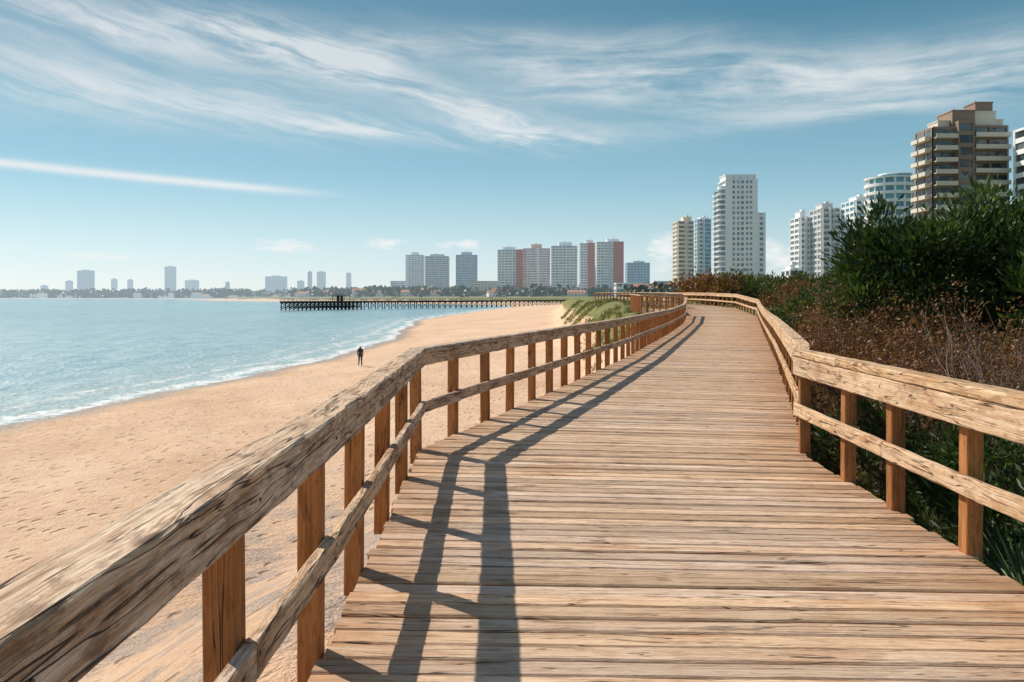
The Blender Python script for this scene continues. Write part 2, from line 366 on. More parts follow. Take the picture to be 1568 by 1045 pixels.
# ------------------------------------------------------------ railings
def railing(name,pts,side,caph,faceh,sections=3,matr=M_rail,capw=.17,skip=()):
    mb=MB(); P=[Vector(p) for p in pts]; n=len(P)
    nor=[]
    for i in range(n):
        a=P[max(i-1,0)];c=P[min(i+1,n-1)]; 
        d1=(P[i]-a); d2=(c-P[i])
        d1=d1 if d1.length>0 else d2; d2=d2 if d2.length>0 else d1
        d1=Vector((d1.x,d1.y,0)).normalized(); d2=Vector((d2.x,d2.y,0)).normalized()
        n1=Vector((d1.y,-d1.x,0)); n2=Vector((d2.y,-d2.x,0))
        nn=(n1+n2).normalized(); nn=nn/max(.5,nn.dot(n1)); nor.append(nn*side)
    top=1.065
    def sweep(prf,i0,i1,mat,jit=.0028,g=0.005,zo=0):
        rings=[]
        for i in range(i0,i1):
            L=(P[i+1]-P[i]).length; ns=max(1,int(L/.14)) if P[i].y<25 else 1
            for k in range(ns+(1 if i==i1-1 else 0)):
                t=k/ns; 
                if i==i0 and k==0: t=g/L
                if i==i1-1 and k==ns: t=1-g/L
                r=[]
                for a,bb in prf:
                    v0=P[i]+nor[i]*a; v1=P[i+1]+nor[i+1]*a
                    v=v0.lerp(v1,t)+Vector((0,0,bb+zo))
                    v+=Vector((random.uniform(-jit,jit),random.uniform(-jit,jit),random.uniform(-jit,jit)))
                    r.append(v)
                rings.append(r)
        if side<0: rings=[r[::-1] for r in rings]
        mb.rings(rings,mat)
    i=0
    while i<n-1:
        j=min(n-1,i+sections); zo=random.uniform(-.004,.004)
        sweep(prof(capw,caph,.010,.062-capw/2,top-caph/2),i,j,0,zo=zo)
        sweep(prof(.05,faceh,.007,.028,top-caph-faceh/2-.002),i,j,0,zo=zo)
        i=j
    i=0; first=True
    while i<n-1:
        j=min(n-1,i+(sections if not first else max(1,sections-1))); first=False
        sweep(prof(.05,.12,.007,.027,.45),i,j,0,zo=random.uniform(-.008,.008))
        i=j
    for i,p in enumerate(P):
        if i in skip: continue
        d=(P[min(i+1,n-1)]-P[max(i-1,0)]); d.z=0; d.normalize(); nn=nor[i].normalized()
        c=p-nn*.056; rr=[]
        pw=.105+random.uniform(-.004,.004); lean=Vector((random.uniform(-.008,.008),random.uniform(-.008,.008),0))
        for z in (-.14,.3,.7,top-caph-.004):
            rr.append([c+nn*(a)+d*bb+Vector((0,0,z))+lean*(1-z) for a,bb in prof(pw,pw,.006)])
        mb.rings(rr,1)
        if p.y<16:
            for zz,oo in ((.475,.02),(top-caph-faceh*.4,.02)):
                c0=p+nn*.050+d*oo+Vector((0,0,zz)); c1=c0+nn*.006
                mb.beam(c0,c1,.014,.014,2,ch=.004)
    return mb.obj(name,[matr,M_post,M_bolt])
Lp=[(-.85,y,0) for y in (-3.2,-2.1,-1.0,.15,1.3,2.5,3.6)]+[(-.87,4.7,0),(-.90,5.9,0),(-.93,7.1,0),(-.96,8.35,0)]
y=8.35
while y<44.5:
    y+=1.04; Lp.append((float(np.interp(y,ST[:,1],ST[:,0])),y,float(np.interp(y,ST[:,1],ST[:,4]))))
Lp+= [(10.1,46.5,.2),(10.6,48.5,.32),(11.1,50.8,.55)]
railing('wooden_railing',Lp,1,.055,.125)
def dens(path,st):
    out=[]
    for a,c in zip(path[:-1],path[1:]):
        a=Vector(a);c=Vector(c);k=max(1,int((c-a).length/st))
        out+= [tuple(a.lerp(c,i/k)) for i in range(k)]
    out.append(path[-1]); return out
railing('platform_railing',dens([(11.1,50.9,.55),(8.5,52.3,.68),(8.7,58,.78),(12.7,59.7,.8)],.42),1,.055,.1,4)
railing('wooden_railing',dens([(12.9,60.2,.78),(13.2,68,.92),(12.5,78,1.02),(10,95,1.1)],1.3),1,.055,.1)
Rp=[(2.8,y,0) for y in (-3.2,-2.1,-1.0,.1,1.3,2.6,3.8)]+[(2.81,4.97,0),(2.85,6.04,0),(2.89,6.97,0),(2.95,8.2,0)]
y=8.2
while y<48.5:
    y+=1.08; Rp.append((float(np.interp(y,ST[:,3],ST[:,2])),y,float(np.interp(y,ST[:,3],ST[:,4]))))
Rp+=dens([(15.2,49.6,.42),(16.6,59,.78),(16.9,68,.92),(16.3,79.4,1.02),(13.3,97.5,1.1)],1.3)[1:]
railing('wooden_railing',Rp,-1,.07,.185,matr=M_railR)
# ------------------------------------------------------------ foliage
def leafmat(name,c1,c2,c3,trans=.25):
    m,nt,b=newmat(name)
    r=nt.node('ShaderNodeAttribute',{'attribute_name':'rnd'}).outputs['Fac']
    col=nt.ramp(r,[(.15,c1),(.5,c2),(.9,c3)])
    nt.put(b.inputs['Base Color'],col); b.inputs['Roughness'].default_value=.5
    b.inputs['Specular IOR Level'].default_value=.3
    if trans>0:
        tr=nt.node('ShaderNodeBsdfTranslucent',None,Color=nt.mix(1.0,col,(1.3,1.5,.6),'MULTIPLY'))
        mx=nt.n.new('ShaderNodeMixShader'); mx.inputs[0].default_value=trans
        out=nt.n['Material Output']
        nt.l.new(b.outputs[0],mx.inputs[1]); nt.l.new(tr.outputs[0],mx.inputs[2]); nt.l.new(mx.outputs[0],out.inputs['Surface'])
    return m
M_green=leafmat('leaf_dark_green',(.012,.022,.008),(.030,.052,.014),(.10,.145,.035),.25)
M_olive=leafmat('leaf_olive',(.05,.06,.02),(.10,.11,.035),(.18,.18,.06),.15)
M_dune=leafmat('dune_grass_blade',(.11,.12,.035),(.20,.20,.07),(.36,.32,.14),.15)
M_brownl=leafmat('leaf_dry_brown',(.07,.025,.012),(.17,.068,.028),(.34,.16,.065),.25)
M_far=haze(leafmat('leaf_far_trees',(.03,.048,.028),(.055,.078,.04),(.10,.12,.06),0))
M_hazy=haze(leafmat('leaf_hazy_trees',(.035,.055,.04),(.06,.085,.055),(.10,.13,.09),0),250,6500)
M_twig=simple('twig_bark',(.30,.21,.16),.85)
M_twig2=simple('twig_red',(.24,.115,.07),.85)
def quadmesh(V,rnd,name,mats,mi=None,parent=None):
    n=len(V)//4; me=bpy.data.meshes.new(name); me.vertices.add(4*n)
    me.vertices.foreach_set('co',V.astype(np.float32).ravel()); me.loops.add(4*n)
    me.loops.foreach_set('vertex_index',np.arange(4*n,dtype=np.int32)); me.polygons.add(n)
    me.polygons.foreach_set('loop_start',np.arange(n,dtype=np.int32)*4); me.update(calc_edges=True)
    a=me.attributes.new('rnd','FLOAT','POINT'); a.data.foreach_set('value',np.repeat(rnd,4).astype(np.float32))
    for m in mats: me.materials.append(m)
    if mi is not None: me.polygons.foreach_set('material_index',mi.astype(np.int32))
    o=bpy.data.objects.new(name,me); return link(o,parent)
def nrm(v): return v/np.maximum(1e-6,np.linalg.norm(v,axis=-1,keepdims=True))
def leaves(C,D,L,W):
    n=len(C); R=nrm(rng.normal(size=(n,3))); S=nrm(np.cross(D,R))
    l=L*rng.uniform(.6,1.3,(n,1)); w=W*rng.uniform(.7,1.2,(n,1))
    return np.stack([C,C+D*l*.5+S*w*.5,C+D*l,C+D*l*.5-S*w*.5],1).reshape(-1,3)
def clumped(blobs,per_area,leafn,L,W,clr=.35,upb=.5):
    Cs=[];Ds=[];Rn=[]
    for (cx,cy,cz,rx,ry,rz) in blobs:
        k=int(per_area*(rx*ry+ry*rz+rx*rz)/3*4)+3
        d=nrm(rng.normal(size=(k,3))); d[:,2]=np.where(d[:,2]<-.35,-d[:,2],d[:,2])
        rad=rng.uniform(.35,1.0,(k,1))**.5*rng.uniform(.82,1.10,(k,1))
        cc=np.array([cx,cy,cz])+d*rad*np.array([rx,ry,rz])
        cr=clr*rng.uniform(.6,1.3,(k,1,1))
        off=rng.normal(size=(k,leafn,3))*cr*np.array([.5,.5,.45])
        c=cc[:,None,:]+off
        dd=nrm(off+d[:,None,:]*.25*clr+np.array([0,0,upb])*clr+rng.normal(size=off.shape)*.25*clr)
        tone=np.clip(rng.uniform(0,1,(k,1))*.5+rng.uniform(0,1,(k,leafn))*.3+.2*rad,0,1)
        Cs.append(c.reshape(-1,3));Ds.append(dd.reshape(-1,3));Rn.append(tone.ravel())
    C=np.concatenate(Cs);D=np.concatenate(Ds);R=np.concatenate(Rn)
    k=C[:,0]>np.interp(C[:,1],ST[:,3],ST[:,2])+.14
    C=C[k];D=D[k];R=R[k]
    return leaves(C,D,L,W),R
class Tubes:
    def __init__(s): s.q=[];s.r=[]
    def seg(s,a,b,ra,rb,n=3):
        d=b-a; l=np.linalg.norm(d)
        if l<1e-5: return
        d=d/l; u=np.cross(d,[0.3,.9,.2]); u/=np.linalg.norm(u); w=np.cross(d,u)
        ang=np.arange(n)*2*math.pi/n
        A=a+ra*(np.cos(ang)[:,None]*u+np.sin(ang)[:,None]*w); B=b+rb*(np.cos(ang)[:,None]*u+np.sin(ang)[:,None]*w)
        for i in range(n):
            j=(i+1)%n; s.q+= [A[i],A[j],B[j],B[i]]; s.r.append(random.random())
    def grow(s,p,d,length,r,depth,tips,spread=.55,n=3):
        k=3
        for i in range(k):
            d=d+np.array([random.gauss(0,.16),random.gauss(0,.16),random.gauss(.03,.12)]); d/=np.linalg.norm(d)
            q=p+d*length/k; r2=r*.86
            if q[0]<float(deckR(q[1]))+.18 and q[1]<110: return
            s.seg(p,q,r,r2,4 if r>.015 else 3); p=q; r=r2
            if depth>0 and i<k:
                for _ in range(1 if i<k-1 else 2):
                    e=d+np.array([random.gauss(0,spread),random.gauss(0,spread),random.gauss(.1,spread*.8)]); e/=np.linalg.norm(e)
                    s.grow(p,e,length*random.uniform(.55,.8),r*.62,depth-1,tips,spread)
        if depth==0: tips.append(p)
def shrub(name,blobs,per,leafn,L,W,clr,mat,trunkmat=M_twig,stems=6,upb=.5,sh=1.0):
    root=bpy.data.objects.new(name,None); link(root)
    V,R=clumped(blobs,per,leafn,L,W,clr,upb)
    quadmesh(V,R,'foliage',[mat],parent=root)
    t=Tubes(); tips=[]
    for (cx,cy,cz,rx,ry,rz) in blobs:
        for _ in range(stems):
            x=cx+random.uniform(-.4,.4)*rx;y=cy+random.uniform(-.4,.4)*ry
            g=float(f_h(np.array(x),np.array(y)))-.1
            d=np.array([random.gauss(0,.3),random.gauss(0,.3),1.0]); d/=np.linalg.norm(d)
            t.grow(np.array([x,y,g]),d,max(.3,(cz+rz*.3-g)*.42),.04*sh,2,tips)
    if t.q: quadmesh(np.array(t.q),np.array(t.r),'branches',[trunkmat],parent=root)
    return root
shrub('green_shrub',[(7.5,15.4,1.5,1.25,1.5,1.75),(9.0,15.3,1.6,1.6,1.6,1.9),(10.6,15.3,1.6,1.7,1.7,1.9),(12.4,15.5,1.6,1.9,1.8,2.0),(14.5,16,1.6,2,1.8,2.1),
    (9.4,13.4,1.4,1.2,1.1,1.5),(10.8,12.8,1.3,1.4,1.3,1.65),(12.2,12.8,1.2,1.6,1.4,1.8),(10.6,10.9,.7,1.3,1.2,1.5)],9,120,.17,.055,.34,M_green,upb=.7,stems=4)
shrub('low_green_shrub',[(4.4,6.3,-.6,.8,1.0,.65),(5.2,8.2,-.5,1.2,1.2,.8),(4.6,10.0,-.5,.9,1.0,.7),(6.6,7.4,-.4,1.3,1.3,.85),(6.5,9.2,-.4,1.6,1.0,.8),(8.6,8.4,-.4,1.6,1.2,.9),(5.3,4.4,-.7,.9,1.1,.5)],8,75,.13,.032,.28,M_green,stems=4,sh=.6)
def dry_shrub(name,bases,h,dep,matT,matL,leafp=9,spread=.55,rad=.030):
    root=bpy.data.objects.new(name,None); link(root)
    t=Tubes();tips=[]
    for bse in bases:
        x,y=bse[:2]; hh=bse[2] if len(bse)>2 else h
        g=float(f_h(np.array(x),np.array(y)))-.05
        d=np.array([random.gauss(-.1,.35),random.gauss(-.1,.35),1.0]);d/=np.linalg.norm(d)
        t.grow(np.array([x,y,g]),d,hh*random.uniform(.38,.5),rad,dep,tips,spread)
    quadmesh(np.array(t.q),np.array(t.r),'branches',[matT],parent=root)
    T=np.array(tips); n=len(T)*leafp
    C=np.repeat(T,leafp,0)+rng.normal(size=(n,3))*.07
    D=nrm(rng.normal(size=(n,3))+np.array([0,0,.7]))
    tone=np.repeat(rng.uniform(0,.6,len(T)),leafp)+rng.uniform(0,.4,n)
    quadmesh(leaves(C,D,.065,.024),tone,'dry_leaves',[matL],parent=root)
    return len(tips)
bs=[]
for i in range(46):
    y=random.uniform(9.6,14.5); x=float(deckR(np.array(y)))+random.uniform(.9,4.6); bs.append((x,y,random.uniform(1.9,2.7)))
for i in range(26):
    y=random.uniform(14.5,18.5); x=float(deckR(np.array(y)))+random.uniform(.9,2.6); bs.append((x,y,random.uniform(2.2,3.1)))
print('tips',dry_shrub('dry_brown_shrub',bs,2.45,3,M_twig2,M_brownl,10))
bs=[(random.uniform(5.2,9.0),random.uniform(8.4,9.8)) for i in range(20)]
dry_shrub('bare_twig_shrub',bs,2.5,3,M_twig,M_brownl,1,.65,.026)
bl=[]
for i in range(34):
    y=random.uniform(19,48); x=float(deckR(np.array(y)))+random.uniform(2.0,9.0)
    hz=random.uniform(.9,1.5)*(1+.012*y); bl.append((x,y,float(f_h(np.array(x),np.array(y)))+hz*.45,1.3*hz,1.3*hz,hz*.85))
shrub('green_shrub',bl[:18],2.6,60,.24,.08,.42,M_green,stems=1)
shrub('dry_brown_shrub',bl[18:],3.0,60,.16,.06,.40,M_brownl,M_twig2,stems=1)
bl=[];bl2=[]
for i in range(46):
    y=random.uniform(84,140); x=y*random.uniform(.235,.40)
    g=float(f_h(np.array(x),np.array(y))); hz=random.uniform(1.4,2.3)
    (bl if random.random()<.65 else bl2).append((x,y,g+hz*.5,1.7*hz,1.7*hz,hz))
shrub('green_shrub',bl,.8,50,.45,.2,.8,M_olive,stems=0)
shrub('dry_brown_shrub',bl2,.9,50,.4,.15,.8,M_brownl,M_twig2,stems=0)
n=2600; X=rng.uniform(3,13,n*3);Y=rng.uniform(46,130,n*3)
k=(X>f_foot(Y)+1.5)&(X<np.interp(Y,ST[:,1],ST[:,0])-.3)&((np.sin(X*1.3+Y*.35)+np.sin(Y*.8-X)+rng.normal(size=n*3)*.5)>.3)&~((Y>51)&(Y<60)&(X>8.2))
X=X[k];Y=Y[k];Z=f_h(X,Y)
q=9; C=np.repeat(np.stack([X,Y,Z-.03],-1),q,0)+rng.normal(size=(len(X)*q,3))*np.array([.12,.12,0])
D=nrm(rng.normal(size=C.shape)*.4+np.array([0,0,1]))
quadmesh(leaves(C,D,.34,.05),np.repeat(rng.uniform(0,.7,len(X)),q)+rng.uniform(0,.3,len(C)),'dune_grass',[M_dune])
n=1500; Y=rng.uniform(1,12,n); X=np.interp(Y,ST[:,3],ST[:,2])+rng.uniform(.15,3.2,n); Z=f_h(X,Y)
q=12; C=np.repeat(np.stack([X,Y,Z-.02],-1),q,0)+rng.normal(size=(n*q,3))*np.array([.07,.07,0])
D=nrm(rng.normal(size=C.shape)*.45+np.array([0,0,1]))
quadmesh(leaves(C,D,.30,.012),np.repeat(rng.uniform(0,.7,n),q)+rng.uniform(0,.3,len(C)),'grass',[M_olive])
def yucca(x,y,z,n,L,name='yucca_plant'):
    mb=MB()
    for i in range(n):
        a=random.uniform(0,2*math.pi); el=random.uniform(.25,1.35); l=L*random.uniform(.7,1.1)
        d=Vector((math.cos(a)*math.cos(el),math.sin(a)*math.cos(el),math.sin(el))); sd=Vector((-math.sin(a),math.cos(a),0))
        rings=[]
        for t in (0,.2,.5,.8,1.0):
            p=Vector((0,0,0))+d*l*t+Vector((0,0,-.35*l*t*t*math.cos(el)))
            w=.028*(1-t**2.2)+.001; up=sd.cross(d)*-.3
            rings.append([p-sd*w,p-up*w*.8,p+sd*w,p-up*w*.5+Vector((0,0,-.002))])
        mb.rings(rings,0)
    mb.obj(name,[M_yuc],(x,y,z),smooth=True)
M_yuc=simple('yucca_leaf',(.09,.14,.05),.45,.4,3)
yucca(3.75,5.7,-.75,70,.8); yucca(4.3,5.0,-.8,50,.8); yucca(3.95,4.2,-.9,40,.7)
# ------------------------------------------------------------ distant tree mass
def far_trees(name,mat,items,q=46):
    Cs=[];Ds=[];Rn=[]
    for x,y,r in items:
        g=float(f_h(np.array(x),np.array(y)))
        d=nrm(rng.normal(size=(q,3))); c=np.array([x,y,g+r*.7])+d*np.array([r*1.2,r*1.2,r*.8])*rng.uniform(.5,1.05,(q,1))
        Cs.append(c);Ds.append(nrm(d+rng.normal(size=(q,3))*.7)*r*.62);Rn.append(np.clip(.3+.4*d[:,2]+rng.uniform(-.3,.3,q),0,1))
    C=np.concatenate(Cs);D=np.concatenate(Ds);R=np.concatenate(Rn)
    l=np.linalg.norm(D,axis=1,keepdims=True); Dn=D/l; S=nrm(np.cross(Dn,rng.normal(size=D.shape)))*l*.38
    V=np.stack([C-D*.5,C+S,C+D*.5,C-S],1).reshape(-1,3)
    quadmesh(V,R,name,[mat])
it=[]
for i in range(330):
    y=random.uniform(330,900); x=random.uniform(.14,.75)*y
    if x<f_foot(y)+12: continue
    it.append((x,y,random.uniform(2.5,5.5)))
for i in range(240):
    y=random.uniform(140,330); x=y*random.uniform(.22,.8)
    it.append((x,y,random.uniform(1.2,2.4)))
for i in range(760):
    y=random.uniform(760,1650); x=random.uniform(-.27,.2)*y
    if x<f_foot(y)+22: continue
    it.append((x,y,random.uniform(4,8)*(1+(y-760)/1300)))
far_trees('distant_trees',M_far,it,40)
it=[]
for i in range(760):
    u=random.uniform(-.75,-.15); x=u*3300; y0=float(np.interp(x,BX,BY))
    y=y0+random.uniform(90,1100); it.append((u*y,y,random.uniform(10,25)))
far_trees('hazy_distant_trees',M_hazy,it,34)
# ------------------------------------------------------------ buildings
def glass(name,c1,c2,rough=.2):
    m,nt,b=newmat(name)
    pos=nt.node('ShaderNodeTexCoord').outputs['Object']
    v=nt.node('ShaderNodeTexVoronoi',None,Vector=nt.node('ShaderNodeMapping',None,Vector=pos,Scale=(.45,.45,.34)).outputs[0],Scale=1.0,Randomness=.6)
    r=nt.node('ShaderNodeSeparateXYZ',None,Vector=v.outputs['Color']).outputs[0]
    nt.put(b.inputs['Base Color'],nt.mix(nt.mr(r,.3,.9,0,1,False),c1,c2)); b.inputs['Roughness'].default_value=rough
    return m
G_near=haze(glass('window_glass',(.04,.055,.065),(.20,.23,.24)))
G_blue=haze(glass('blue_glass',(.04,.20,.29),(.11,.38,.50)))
G_far=haze(glass('window_glass_pale',(.12,.155,.185),(.36,.40,.42),.4))  # paler than the near glass: distance haze worked into its colours
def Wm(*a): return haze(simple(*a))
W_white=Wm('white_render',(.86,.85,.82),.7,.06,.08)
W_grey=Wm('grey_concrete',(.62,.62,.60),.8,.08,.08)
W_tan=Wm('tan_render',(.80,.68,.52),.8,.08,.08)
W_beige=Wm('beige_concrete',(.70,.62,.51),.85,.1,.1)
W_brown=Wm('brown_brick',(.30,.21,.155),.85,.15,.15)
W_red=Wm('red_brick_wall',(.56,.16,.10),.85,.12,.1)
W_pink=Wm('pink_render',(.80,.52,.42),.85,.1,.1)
W_haze=Wm('haze_tinted_render',(.50,.58,.64),.8,.06,.02)  # blue-grey tone is distance haze put into the wall colour
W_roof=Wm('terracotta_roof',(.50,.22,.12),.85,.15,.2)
def ux(px): return (px-784)/F
def building(name,px0,px1,ytop,d,D=16,fh=3.0,wall=W_white,gl=G_near,balc=(),panels=(),piers=None,band=.42,side_panel=None,roof=(),base=None,wall2=None,bal_out=1.4,sidep=5):
    u0,u1=ux(px0),ux(px1)
    X0=u0*(d+D) if u0>0 else u0*d
    X1=u1*d if u1>0 else u1*(d+D)
    if u0>0 and X1-X0<4: X0=u0*d
    if u1<0 and X1-X0<4: X1=u1*d
    w=X1-X0; zb=float(f_h(np.array((X0+X1)/2),np.array(d+D/2)))-1 if base is None else base
    H=(455-ytop)*d/F+1.6-zb
    nf=max(2,int(round(H/fh))); fh=H/nf
    mb=MB(); mats=[wall,gl,wall2 or wall]+[p[2] for p in panels]
    mb.box(.25,w-.25,.25,D-.25,0,H-.3,1)
    for k in range(nf+1):
        z=k*fh; mb.box(0.0,w,0.0,D,max(0,z-fh*band*.5),min(H,z+fh*band*.5),0)
    mb.box(.1,w-.1,.1,D-.1,H-.05,H+.02,0)
    np_=piers if piers is not None else max(2,int(w/4))
    for k in range(np_+1):
        x=w*k/np_; a=max(-.05,x-.35);c=min(w+.05,x+.35); mb.box(a,c,-.08,.35,0,H-.02,0)
    ns=max(2,int(D/sidep))
    for sx in (0,1):
        for k in range(ns+1):
            y=D*k/ns; a=max(.02,y-.6);c=min(D-.02,y+.6)
            if sx==0: mb.box(-.08,.35,a,c,0,H-.04,0)
            else: mb.box(w-.35,w+.08,a,c,0,H-.04,0)
    for (a,c) in balc:
        for k in range(1,nf):
            z=k*fh
            mb.box(a*w+.1,c*w-.1,-bal_out,-.01,z-.12,z+.08,2)
            mb.box(a*w+.1,c*w-.1,-bal_out-.06,-bal_out+.06,z-.14,z+.85,2)
        for x in (a*w+.1,c*w-.1):
            mb.box(x-.12,x+.12,-bal_out+.08,-.02,0,H-.5,0)
    for i,(a,c,mm) in enumerate(panels):
        mb.box(a*w,c*w,-.22,.4,0,H+.3,3+i)
    if side_panel is not None:
        mats.append(side_panel); si=len(mats)-1
        if u1<0: mb.box(w-.3,w+.2,.1,D-.1,0,H+.2,si)
        else: mb.box(-.2,.3,.1,D-.1,0,H+.2,si)
    for (a,c,hh) in roof:
        mb.box(a*w,c*w,D*.25,D*.8,H-.1,H+hh,0)
        mb.box(a*w-.2,c*w+.2,D*.25-.2,D*.8+.2,H+hh,H+hh+.3,0)
        x=(a*.6+c*.4)*w; mb.box(x,x+1.6,D*.3,D*.5,H+hh+.2,H+hh+1.4,0); mb.box(x+3,x+3.12,D*.4,D*.4+.12,H+hh,H+hh+4,0)
    return mb.obj(name,mats,(X0,d,zb)),w,H,zb,X0
h=G_far
building('apartment_tower',621,650,390,1250,22,3.2,W_white,h,balc=((.1,.9),),roof=((.3,.7,4),),panels=((0,.12,W_white),))
building('apartment_tower',651,688,392,1200,22,3.2,W_grey,h,balc=((.05,.45),(.55,.95)),roof=((.2,.8,3),))
building('apartment_tower',698,731,390,1150,22,3.2,W_haze,h,balc=((.1,.9),),roof=((.25,.75,4),))
building('apartment_tower',762,801,382,900,20,3.0,W_white,h,balc=((.05,.6),),panels=((.72,1.0,W_red),),roof=((.2,.7,3),))
building('apartment_tower',801,842,380,960,20,3.0,W_pink,h,balc=((.1,.5),(.6,.95)),panels=((.5,.6,W_white),),roof=((.3,.7,5),),wall2=W_white)
building('apartment_tower',843,884,376,880,20,3.0,W_white,h,balc=((.04,.46),(.54,.96)),roof=((.3,.8,4),))
building('apartment_tower',886,911,372,930,20,3.0,W_white,h,panels=((.5,1.0,W_red),),balc=((.05,.45),),roof=((.4,.9,3.5),))
building('apartment_tower',911,955,370,850,20,3.0,W_white,h,balc=((.04,.4),),panels=((.42,.52,W_grey),(.62,1.0,W_red)),roof=((.4,.85,3),))
building('office_building',957,995,402,1000,20,3.4,W_haze,G_blue,band=.25,roof=((.3,.8,2),))
building('low_apartment_block',716,762,430,1000,14,3,W_tan,h); building('low_apartment_block',598,640,430,1280,14,3,W_white,h)
building('low_apartment_block',1000,1030,430,640,14,3,W_white,h)
for a,c,t,d in ((118,145,414,3700),(100,112,430,3750),(170,180,427,3800),(195,204,428,3800),(252,270,408,3500),(283,305,429,3700),(406,440,423,3000),(471,478,416,2900),(485,499,416,2950),(530,538,418,2900),(455,466,430,3000),(345,352,432,3300),(62,74,437,3800)):
    building('distant_tower',a,c,t,d,25,4,W_haze if a in (118,345,471) else W_white,G_far,band=.5,roof=((.3,.7,3),),sidep=12)
building('tan_apartment_tower',1030,1062,338,560,16,3.0,W_tan,G_near,balc=((.05,.55),),roof=((.45,.95,3),),panels=((.6,.68,W_beige),))
building('blue_glass_tower',1060,1089,335,575,16,3.0,W_white,G_blue,balc=((.1,.4),),band=.14,roof=((.3,.9,1.5),),piers=2,sidep=9)
building('apartment_tower',1210,1240,332,430,14,3.0,W_white,G_far,balc=((.1,.6),),roof=((.3,.8,3),),panels=((.7,.8,W_grey),))
building('apartment_tower',1240,1287,318,415,16,3.0,W_grey,G_far,balc=((.05,.4),(.62,.95)),roof=((.2,.75,2.5),),panels=((.42,.5,W_white),))
building('apartment_tower',1288,1336,306,400,16,3.0,W_white,G_blue,balc=((.05,.4),(.5,.95)),roof=((.3,.8,2),))
building('low_white_building',1196,1232,412,300,10,3.2,W_white,G_near,roof=((.2,.5,1.5),))
building('low_white_building',940,985,433,520,12,3.2,W_white,G_far,roof=())
def main_tower():
    d=480; root=bpy.data.objects.new('white_high_rise_tower',None); link(root)
    X0=ux(1098)*d; X1=ux(1160)*(d); X2=ux(1173)*d; zb=1.0
    Ht=(455-274)*d/F+.6; Hw=(455-325)*d/F+.6; w=X1-X0
    mb=MB(); fh=3.0; nf=int(Ht/fh); fh=Ht/nf; D=18
    r=w*.16
    cx0=X0+r*1.3
    mb.box(cx0,X1,d+.3,d+D-.3,zb,zb+Ht-.2,1)
    for k in range(nf+1):
        z=zb+k*fh; mb.box(cx0-.02,X1+.05,d,d+D,max(zb,z-.75),min(zb+Ht,z+.55),0)
    wb=X1-cx0
    for a,c in ((0,.22),(.30,.36),(.44,.48),(.58,.64),(.72,.76),(.84,1.0)):
        mb.box(cx0+a*wb-.05,cx0+c*wb+(.09 if c==1 else 0),d-.12,d+.5,zb,zb+Ht-.05,0)
    for y in (d+4,d+10,d+16):
        mb.box(X1-.3,X1+.12,y-1.4,y+1.4,zb,zb+Ht-.05,0)
    for k in range(1,nf-2):
        z=zb+k*fh; mb.box(cx0+.64*wb,cx0+.84*wb,d-1.0,d-.13,z-.1,z+.1,0); mb.box(cx0+.64*wb,cx0+.84*wb,d-1.06,d-.94,z-.12,z+.8,0)
    mb.box(cx0+.6,X1-.3,d+2,d+D-3,zb+Ht-.1,zb+Ht+2.6,0); mb.box(cx0+.2,X1-.1,d+1.6,d+D-2.6,zb+Ht+2.6,zb+Ht+3.1,0)
    for k in range(5):
        x=cx0+1.2+k*(wb-3)/4; mb.box(x,x+.5,d+1.7,d+1.96,zb+Ht,zb+Ht+2.5,2)
    nb=nf-2
    for k in range(nb):
        z=zb+k*fh
        for (ccx,ccy,rr) in ((cx0+.2,d+4.0,r),(cx0-.3,d+13,r*.9)):
            mb.disc(ccx,ccy,rr*.95,z+.8,z+fh-.15,1,18)
            mb.disc(ccx,ccy,rr*1.2,z-.15,z+.8,0,22)
    mb.disc(cx0+.2,d+4.0,r*1.0,zb+nb*fh,zb+nb*fh+2.2,0,22)
    nw=int(Hw/fh)
    mb.box(X1-4,X2-.2,d+1.3,d+D-2,zb,zb+Hw-.2,1)
    for k in range(nw+1):
        z=zb+k*fh; mb.box(X1-4.1,X2,d+1,d+D-1.7,max(zb,z-.75),min(zb+Hw,z+.55),0)
    for x in (X1+.8,X2-.7): mb.box(x-.7,x+.75,d+.85,d+1.6,zb,zb+Hw+.1,0)
    mb.obj('tower_body',[W_white,G_far,W_grey],parent=root)
main_tower()
def curved():
    d=300; root=bpy.data.objects.new('curved_apartment_tower',None); link(root)
    cx=ux(1378)*d; r=(ux(1402)-ux(1343))*d*.60; zb=1; H=(455-270)*d/F+.6; nf=int(H/3); fh=H/nf
    mb=MB(); cy=d+8
    mb.disc(cx,cy,r-.9,zb,zb+H,1,32)
    for k in range(nf+1):
        z=zb+k*fh; mb.disc(cx,cy,r+.5,z-.15,z+.95 if k<nf else z+.4,0,36)
    for i in range(14):
        a=i*2*math.pi/14; x=cx+(r-.6)*math.cos(a); y=cy+(r-.6)*math.sin(a); mb.box(x-.3,x+.3,y-.3,y+.3,zb,zb+H-.1,0)
    mb.disc(cx+2,cy,r*.6,zb+H+.4,zb+H+1.6,1,24); mb.disc(cx+2,cy,r*.7,zb+H+1.6,zb+H+2,0,24)
    mb.obj('tower_body',[W_white,G_blue],parent=root)
curved()
